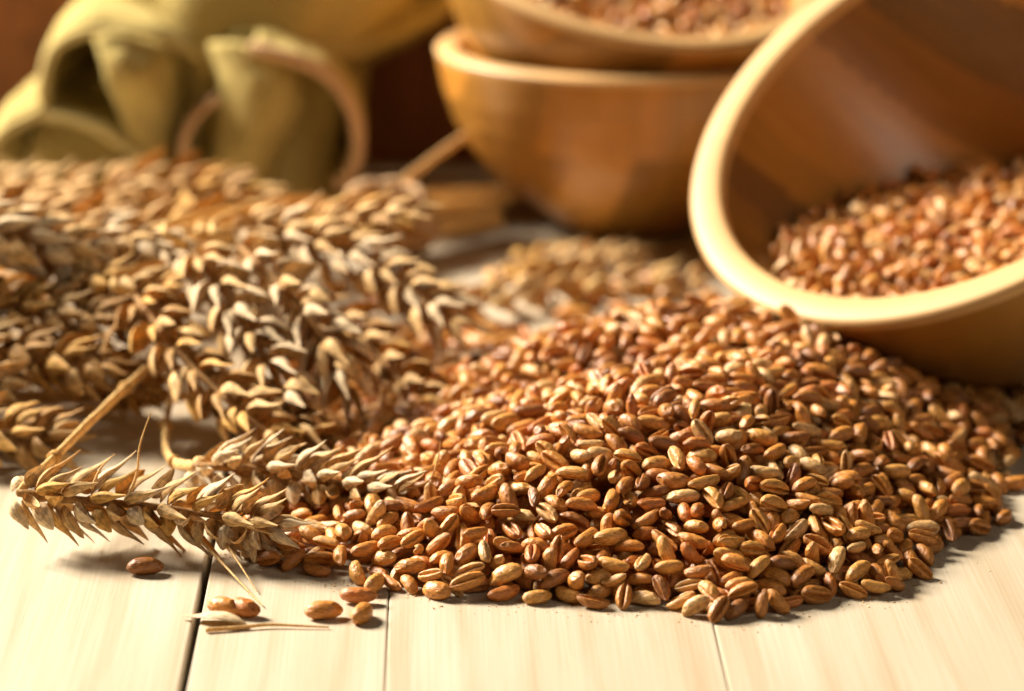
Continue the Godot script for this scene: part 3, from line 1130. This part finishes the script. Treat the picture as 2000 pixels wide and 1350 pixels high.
func loose() -> void:
	var spots := [
		[-62.9, 557.4, 0.1, "dark", 0, "dark wheat kernel alone in the shade of the nearest ear"],
		[-31.1, 535.0, 0.15, "amber", 1, "amber wheat kernel lying alone on the board past the chaff's thread"],
		[-25.7, 542.4, -0.1, "reddish", 2, "crease-side kernel just in front of the heap's narrow end"],
		[-24.9, 533.8, 1.3, "amber", 3, "small end-on kernel lying nearest the camera beside the narrow end"],
		[-23.2, 548.6, 1.2, "golden", 4, "golden kernel propped between the heap and the crease-side kernel"],
		[-47.6, 536.6, -0.5, "amber", 0, "amber kernel half hidden behind the pale chaff husk"],
		[-44.4, 536.2, -0.55, "reddish", 1, "reddish kernel beside the chaff husk, nearer its thread"],
		[93.6, 605.4, 0.2, "amber", 2, "lone kernel on the board beyond the heap's edge under the bowl"],
		[99.0, 597.0, 1.0, "brown", 3, "brown kernel lying apart at the heap's bowl-side edge"],
	]
	for s in spots:
		var B := Basis(Vector3.UP, s[2]) * Basis(Vector3.RIGHT, 0.3 * s[4] + 0.2)
		if s[4] == 2:
			B = Basis(Vector3.UP, s[2]) * Basis(Vector3.RIGHT, 2.0)
		var o := part("wheat_kernel", kernels[s[4]], M["bran_" + s[3]], self, Transform3D(B, v(s[0], 1.42, s[1])))
		tag(o, s[5], "wheat kernel", "loose kernels on the boards")
	# thin scatter of kernels behind the heap, soft in the distance
	var far := []
	for i in 280:
		var x := rng.randf_range(-38.0, 62.0)
		var d := rng.randf_range(668.0, 770.0) - absf(x - 5.0) * 0.2
		if rng.randf() < 0.6:
			d = rng.randf_range(640.0, 722.0)
			x = rng.randf_range(-46.0, -2.0)
		far.append([v(x, 1.4, d), Basis(Vector3.UP, rng.randf() * TAU) * Basis(Vector3.RIGHT, rng.randf() * TAU), rng.randf_range(0.88, 1.05)])
	kernel_mass(thing("scattered_wheat", "thin scatter of kernels on the boards behind the heap", "wheat", Vector3.ZERO, "", "stuff"), dress(far))
	# bran dust and crumbs at the heap's foot
	var crumb := Kit.new()
	crumb.grid(6, 4, func(u: float, w: float) -> Array:
		var a := u * TAU
		var q := Vector3(sin(PI * w) * cos(a), -0.5 * cos(PI * w), sin(PI * w) * sin(a))
		return [q * (0.22 + 0.08 * sin(a * 2.0 + w * 5.0)), Vector2(u, w), Color.WHITE])
	var dm := MultiMesh.new()
	dm.transform_format = MultiMesh.TRANSFORM_3D
	dm.use_colors = true
	dm.mesh = crumb.mesh()
	dm.instance_count = 900
	for i in 900:
		var e := rng.randi_range(0, 16)
		var f0 := Vector2(FOOT[e][0], FOOT[e][1]).lerp(Vector2(FOOT[e + 1][0], FOOT[e + 1][1]), rng.randf())
		var outward := (f0 - Vector2(22, 612)).normalized()
		var p := f0 + outward * (absf(rng.randfn(0.0, 3.2)) - 1.5) + Vector2(rng.randfn(0.0, 1.0), rng.randfn(0.0, 1.0))
		var sz := rng.randf_range(0.25, 1.0) * rng.randf_range(0.4, 1.0)
		dm.set_instance_transform(i, Transform3D(Basis(Vector3.UP, rng.randf() * TAU).scaled(Vector3(sz, sz, sz)), v(p.x, 0.10 * sz, p.y) * MM))
		dm.set_instance_color(i, Color(0.55, 0.30, 0.11).lerp(Color(0.80, 0.60, 0.34), rng.randf()))
	var dust := MultiMeshInstance3D.new()
	dust.name = "bran_dust"
	dust.multimesh = dm
	dust.material_override = M.twine_dust
	add_child(dust)
	tag(dust, "fine bran dust and crumbs on the boards along the heap's foot", "dust", "", "stuff")
	# chaff
	var o := thing("chaff_husk", "pale papery husk with a long thread on the front boards", "chaff", v(-47, 0, 530.5))
	var hm := part("husk", husk_meshes[2], M.husk_cream, o, Transform3D((Basis(Vector3.UP, PI - 0.35) * Basis(Vector3.RIGHT, 0.35)).scaled_local(Vector3(1.15, 0.8, 1.25)), Vector3(3.4, 0.45, 0.2)))
	var k := Kit.new()
	tube(k, [Vector3(-3, 0.5, 2.6), Vector3(2, 0.5, 1.6), Vector3(7, 0.6, 0.4), Vector3(12, 0.5, 0.6), Vector3(17, 0.35, 0.9)], 0.45, 0.16, 16, 6, Color(1, 0.95, 0.85))
	part("thread", k.mesh(), M.husk_straw, o)
	var c := thing("chaff_husk", "small dry husk lying among kernels at the heap's narrow end", "chaff", v(-14.5, 0, 551.5))
	part("husk", husk_meshes[3], M.husk_tan, c, Transform3D((Basis(Vector3.UP, 0.4) * Basis(Vector3.RIGHT, 2.6)).scaled_local(Vector3(0.8, 0.8, 0.8)), Vector3(0, 2.0, 0)))


const TIE := Vector3(-27, 9.5, -789)


func to_tie(base: Vector3, away: Vector3, i: int) -> Array:
	# a stalk from the cut end beyond the twine, through the twine, to the ear
	var a := i * 2.4
	var r := 0.8 + 4.4 * sqrt(fposmod(i * 0.618, 1.0))
	var side := Vector3(0.64, 0, 0.77)
	var off := Vector3.UP * cos(a) * r + side * sin(a) * r
	var tail := Vector3(-2.0, 7.0, -811) + off * 0.95 + Vector3(0.76, -0.05, -0.64) * (fposmod(i * 0.37, 1.0) * 9.0 - 6.0)
	var mid: Vector3 = (TIE + off).lerp(base + away * 22.0, 0.5) + Vector3(0, 2, 0)
	return [tail, TIE + off, mid, base + away * 9.0]


func ears() -> void:
	var G := "ears of the tied wheat sheaf"
	# two ears lying free on the boards in front
	ear("nearest golden wheat ear with long threads, lying free on the boards", "", [v(-86, 11.0, 569), v(-76, 9.4, 570), v(-62, 8.4, 569), v(-49, 7.6, 565), v(-40.5, 6.4, 562)], [v(-62, 14, 668), v(-70, 13.5, 645), v(-76.5, 13.6, 610), v(-81.5, 13.2, 582)], 18, 0.35, 0.80, true, ["straw", "cream", "straw", "gold", "cream"], 1, [
		[v(-66.5, 11, 567), v(-65, 15, 567.5), v(-64.4, 20, 568), v(-62.5, 25.5, 569)],
		[v(-73, 12, 568), v(-71.4, 15.5, 569), v(-69, 17.8, 570)],
		[v(-55, 5.5, 563), v(-50, 2.6, 557), v(-44, 0.5, 546), v(-41.5, 0.4, 540)],
		[v(-50, 5, 562), v(-47, 3.0, 556), v(-43, 0.5, 547)],
		[v(-47, 8.0, 561), v(-42, 7.0, 559), v(-37, 6.6, 558)]], 31.0)
	ear("wheat ear with its tip lying on the heap's narrow end", "", [v(-57.5, 8.8, 592), v(-46, 9.2, 589), v(-36, 8.6, 585), v(-26, 7.6, 580), v(-18.5, 6.8, 575)], [v(-66, 7.5, 652), v(-66.5, 6.8, 640), v(-65.5, 4.6, 620), v(-62, 6.5, 602)], 17, 0.25, 0.76, true, ["cream", "straw", "cream", "straw"], 2, [
		[v(-21, 8.5, 577), v(-15, 10.5, 577), v(-13.2, 14, 578), v(-12.6, 17.5, 578.5)],
		[v(-29, 6, 578), v(-22, 5.5, 572), v(-14, 3.8, 566)],
		[v(-22, 6, 574), v(-15, 4.4, 566), v(-8.5, 3.6, 558)]], 30.0)
	# the sheaf; each: label, curve, spikelets, roll, size, detailed, tones
	var pale := ["cream", "straw", "cream", "straw"]
	var warm := ["straw", "gold", "straw", "tan"]
	var list := [
		["drooping ear hanging nearest the two free ears", [v(-74, 25.5, 652), v(-69, 22.6, 641), v(-63.5, 19, 632), v(-57, 15, 624), v(-50, 11.5, 616), v(-43.5, 8.6, 610)], 14, 0.6, 1.00, true, warm],
		["pale ear drooping to the boards beside the brightest ear", [v(-64, 33, 660), v(-58, 28.8, 651), v(-53, 24, 643), v(-48, 18.5, 635), v(-43, 12, 626), v(-39.5, 6.0, 618)], 14, 0.5, 1.00, true, pale],
		["brightest pale ear, its blunt tip hanging at the sheaf's front", [v(-55, 33, 664), v(-48, 29.5, 654), v(-42, 26, 645), v(-37, 21.5, 639), v(-33.5, 16.5, 635), v(-32.5, 11.5, 631.5)], 11, 0.9, 1.08, true, ["cream", "cream", "straw"]],
		["long ear reaching out furthest toward the heap", [v(-58, 28.0, 697), v(-47, 28.4, 691), v(-36, 26.8, 684), v(-25, 23.6, 677), v(-17, 19.6, 670), v(-10.5, 15.8, 664)], 16, 0.7, 1.02, true, pale],
		["raised ear standing out against the dark gap", [v(-66, 22, 712), v(-56, 24.5, 707), v(-46, 27.0, 703), v(-36, 29.0, 700), v(-27, 30.2, 697), v(-21, 30.6, 695)], 14, 0.3, 1.00, true, warm],
		["low ear in shade beside the heap's back edge", [v(-44, 18.0, 682), v(-35, 14.8, 672), v(-28, 11.6, 662), v(-21.5, 8.0, 650), v(-16, 5.6, 641)], 12, 0.6, 0.98, true, warm],
		["blurred white-husked ear at the picture's edge atop the sheaf", [v(-124, 36.5, 664), v(-112, 37.0, 662), v(-102, 35.5, 663), v(-93, 32.5, 665), v(-84, 29.5, 667)], 12, 0.5, 1.19, true, ["cream", "cream", "straw"]],
		["ear lying level across the sheaf's middle, over the curled straw", [v(-100, 23.5, 664), v(-91, 24, 662), v(-81, 25.2, 660), v(-72, 25.2, 657), v(-64.5, 24.0, 653)], 11, 0.2, 0.94, false, warm],
		["middle ear at the edge, below the white-husked one", [v(-125, 22, 660), v(-112, 22.5, 657), v(-100, 22, 655), v(-88, 21, 653), v(-76, 19.2, 650)], 13, 0.6, 0.97, false, warm],
		["shaded ear second from the sheaf's bottom", [v(-124, 16.5, 650), v(-112, 17, 646), v(-100, 16.8, 643), v(-88, 15.6, 640), v(-78, 14.0, 637)], 12, 0.3, 0.97, false, warm],
		["lowest shaded ear lying on the boards under the sheaf", [v(-126, 8.5, 628), v(-112, 8.4, 622), v(-100, 8, 618), v(-91, 7.4, 616), v(-83, 6.6, 616)], 11, 0.5, 0.94, false, warm],
		["shaded ear low at the dark hollow's far side", [v(-98, 9, 668), v(-88, 9.6, 660), v(-79, 9.0, 653), v(-72, 7.6, 648)], 11, 0.5, 0.94, false, warm],
		["shaded ear at the picture's edge above the lowest one", [v(-132, 13, 646), v(-119, 14.5, 640), v(-107, 14, 634), v(-97, 12.6, 630)], 12, 0.8, 0.94, false, warm],
		["ear leaning out past the picture's edge behind the white-husked one", [v(-168, 24, 700), v(-152, 32, 690), v(-138, 36, 682), v(-126, 36, 676), v(-114, 33, 672)], 14, 0.5, 1.03, false, warm],
		["ear mostly beyond the picture's edge, level with the sheaf's middle", [v(-176, 16, 680), v(-160, 22, 672), v(-146, 25, 666), v(-134, 25, 662), v(-122, 23, 660)], 14, 0.3, 1.03, false, warm],
		["ear mostly beyond the picture's edge, resting low", [v(-180, 8, 660), v(-164, 11, 654), v(-149, 12, 648), v(-136, 11.5, 643), v(-124, 10.6, 640)], 14, 0.7, 1.03, false, warm],
		["farthest blurred ear in front of the sack's small roll", [v(-138, 18, 770), v(-125, 20, 768), v(-112, 21.2, 765), v(-98, 21.5, 761), v(-79, 20.2, 756)], 13, 0.4, 1.13, false, warm],
		["blurred ear in front of the sack's hanging flap", [v(-96, 18.5, 777), v(-87, 20.2, 774), v(-76, 20.8, 770), v(-66, 20.4, 764), v(-55, 19.2, 757)], 12, 0.6, 1.13, false, warm],
		["golden ear along the sheaf's back, under the raised ear", [v(-84, 21, 728), v(-73, 22.6, 722), v(-62, 23, 717), v(-51, 22.4, 712)], 11, 0.4, 1.01, false, ["gold", "straw", "gold"]],
		["ear resting behind the white-husked one", [v(-128, 28, 706), v(-116, 29.5, 703), v(-104, 29.5, 700), v(-92, 28.5, 697), v(-82, 27, 694)], 12, 0.6, 1.02, false, warm],
		["ear with cream tip above the curled straw", [v(-92, 31.5, 682), v(-82, 31, 678), v(-73, 29, 675), v(-66, 26.6, 672)], 11, 0.3, 0.97, false, pale],
		["greyish ear crushed flat behind the free ear's tip", [v(-52, 9.5, 640), v(-46, 7.6, 632), v(-41, 6, 624), v(-36.5, 4.6, 616)], 11, 0.3, 0.89, false, warm],
		["ear on the sheaf's far flank below the sack", [v(-118, 18, 744), v(-106, 20, 740), v(-94, 20.5, 735), v(-82, 20, 730)], 12, 0.4, 1.06, false, warm],
	]
	for i in list.size():
		var e: Array = list[i]
		var c: Array = e[1]
		var away: Vector3 = ((c[0] as Vector3) - (c[1] as Vector3)).normalized()
		ear(e[0] + (" of the sheaf" if not "sheaf" in e[0] else ""), G, c, to_tie(c[0], away, i), e[2], e[3], e[4], e[5], e[6], 20 + i, [], 21.0, true)
	# the sheaf goes on beyond the picture's edge
	for i in 7:
		var x := -205.0 + rng.randf_range(-8, 8)
		var d := 640.0 + 6.0 * i
		var h := 18.0 + 9.0 * (i % 5)
		var c := [v(x, h, d + 16), v(x + 20, h + 4, d + 8), v(x + 40, h + 5, d + 2), v(x + 66, h - 2, d - 3)]
		ear("ear of the sheaf lying wholly beyond the picture's edge", "ears of the sheaf beyond the edge", c, [v(x - 50, h - 6, d + 40), v(x - 20, h - 2, d + 28)], 14, 0.4, 1.0, false, warm, 120 + i)
	# two blurred ears lying behind the heap
	ear("blurred golden ear lying on the boards behind the heap", "", [v(-16, 4.2, 722), v(-2, 4.4, 733), v(12, 4.4, 742), v(28, 4.4, 748), v(44, 4.2, 750)], [], 16, 0.5, 0.7, false, ["gold", "stem", "straw"], 80)
	ear("pale blurred ear lying in front of the upright bowl", "", [v(-2, 3.6, 765), v(8, 3.8, 769), v(19, 3.8, 772), v(30, 3.6, 774)], [], 12, 0.4, 0.7, false, ["straw", "gold", "straw"], 81)
	# loose straws
	var straws := [
		["thin straw curled over in front of the sheaf's dark hollow", [v(-79.5, 14.0, 640), v(-79.0, 18.0, 641.5), v(-77.4, 21, 644), v(-73.4, 22.8, 650), v(-69, 22.5, 654)], 0.8, 0.5, "straw"],
		["golden straw lying level on top of the sheaf", [v(-88, 23.5, 688), v(-78, 25.6, 695), v(-66, 27.4, 703), v(-55, 27.0, 711)], 1.2, 1.0, "stem"],
		["straw stub sticking up behind the twine toward the bowl", [v(-26, 17, 796), v(-17, 22, 806), v(-8, 26.5, 815)], 1.3, 1.2, "straw"],
		["flat dry straw lying before the upright bowl", [v(-20, 2.0, 735), v(-4, 2.0, 755), v(14, 2.0, 772)], 1.4, 1.2, "tan"],
	]
	for s in straws:
		var k := Kit.new()
		var b: Vector3 = s[1][0]
		var q := []
		for p in s[1]:
			q.append(p - b)
		tube(k, q, s[2], s[3], 18, 9, Color.WHITE, 0.6, 0.14)
		var o := part("straw", k.mesh(), M["husk_" + s[4]], self, Transform3D(Basis(), b))
		tag(o, s[0], "straw", "loose straws")
	for i in 16:
		var b := v(-178.0 + 5.0 * i + rng.randf_range(-6, 6), rng.randf_range(1.2, 7.0), rng.randf_range(622.0, 690.0))
		var dir := Vector3(1, 0, 0).rotated(Vector3.UP, rng.randf_range(-0.1, 0.75)) * rng.randf_range(34.0, 60.0)
		var k := Kit.new()
		tube(k, [Vector3.ZERO, dir * 0.5 + Vector3(0, rng.randf_range(0.0, 3.0), 0), dir + Vector3(0, rng.randf_range(-1.0, 2.0), 0)], 1.15, 0.9, 14, 7, Color.WHITE)
		var o := part("straw", k.mesh(), M.husk_tan, self, Transform3D(Basis(), b))
		tag(o, "straw strewn on the boards in the shade under the sheaf", "straw", "straws strewn under the sheaf")
	# twine round the stalks
	var tw := thing("twine", "beige twine wound round the sheaf's stalks", "twine", TIE)
	var ax := Vector3(0.76, -0.08, -0.64).normalized()
	var e1 := ax.cross(Vector3.UP).normalized()
	var e2 := e1.cross(ax)
	var coil := []
	for i in 41:
		var a := i / 40.0 * TAU * 4.0
		coil.append(ax * (i / 40.0 * 12.0 - 6.0) + (e1 * cos(a) + e2 * sin(a)) * 7.0)
	var ck := Kit.new()
	tube(ck, coil, 1.5, 1.5, 130, 8, Color.WHITE, 1.0, 0.1)
	part("coil", ck.mesh(), M.twine, tw)
	var kk := Kit.new()
	tube(kk, [Vector3(-3, 6.5, 4), Vector3(-6, 9.0, 5), Vector3(-9, 8.5, 7), Vector3(-10, 7.0, 7), Vector3(-4, 8.5, 3), Vector3(1, 9.0, 2)], 1.9, 1.6, 30, 8, Color.WHITE, 1.0, 0.1)
	part("knot", kk.mesh(), M.twine, tw)
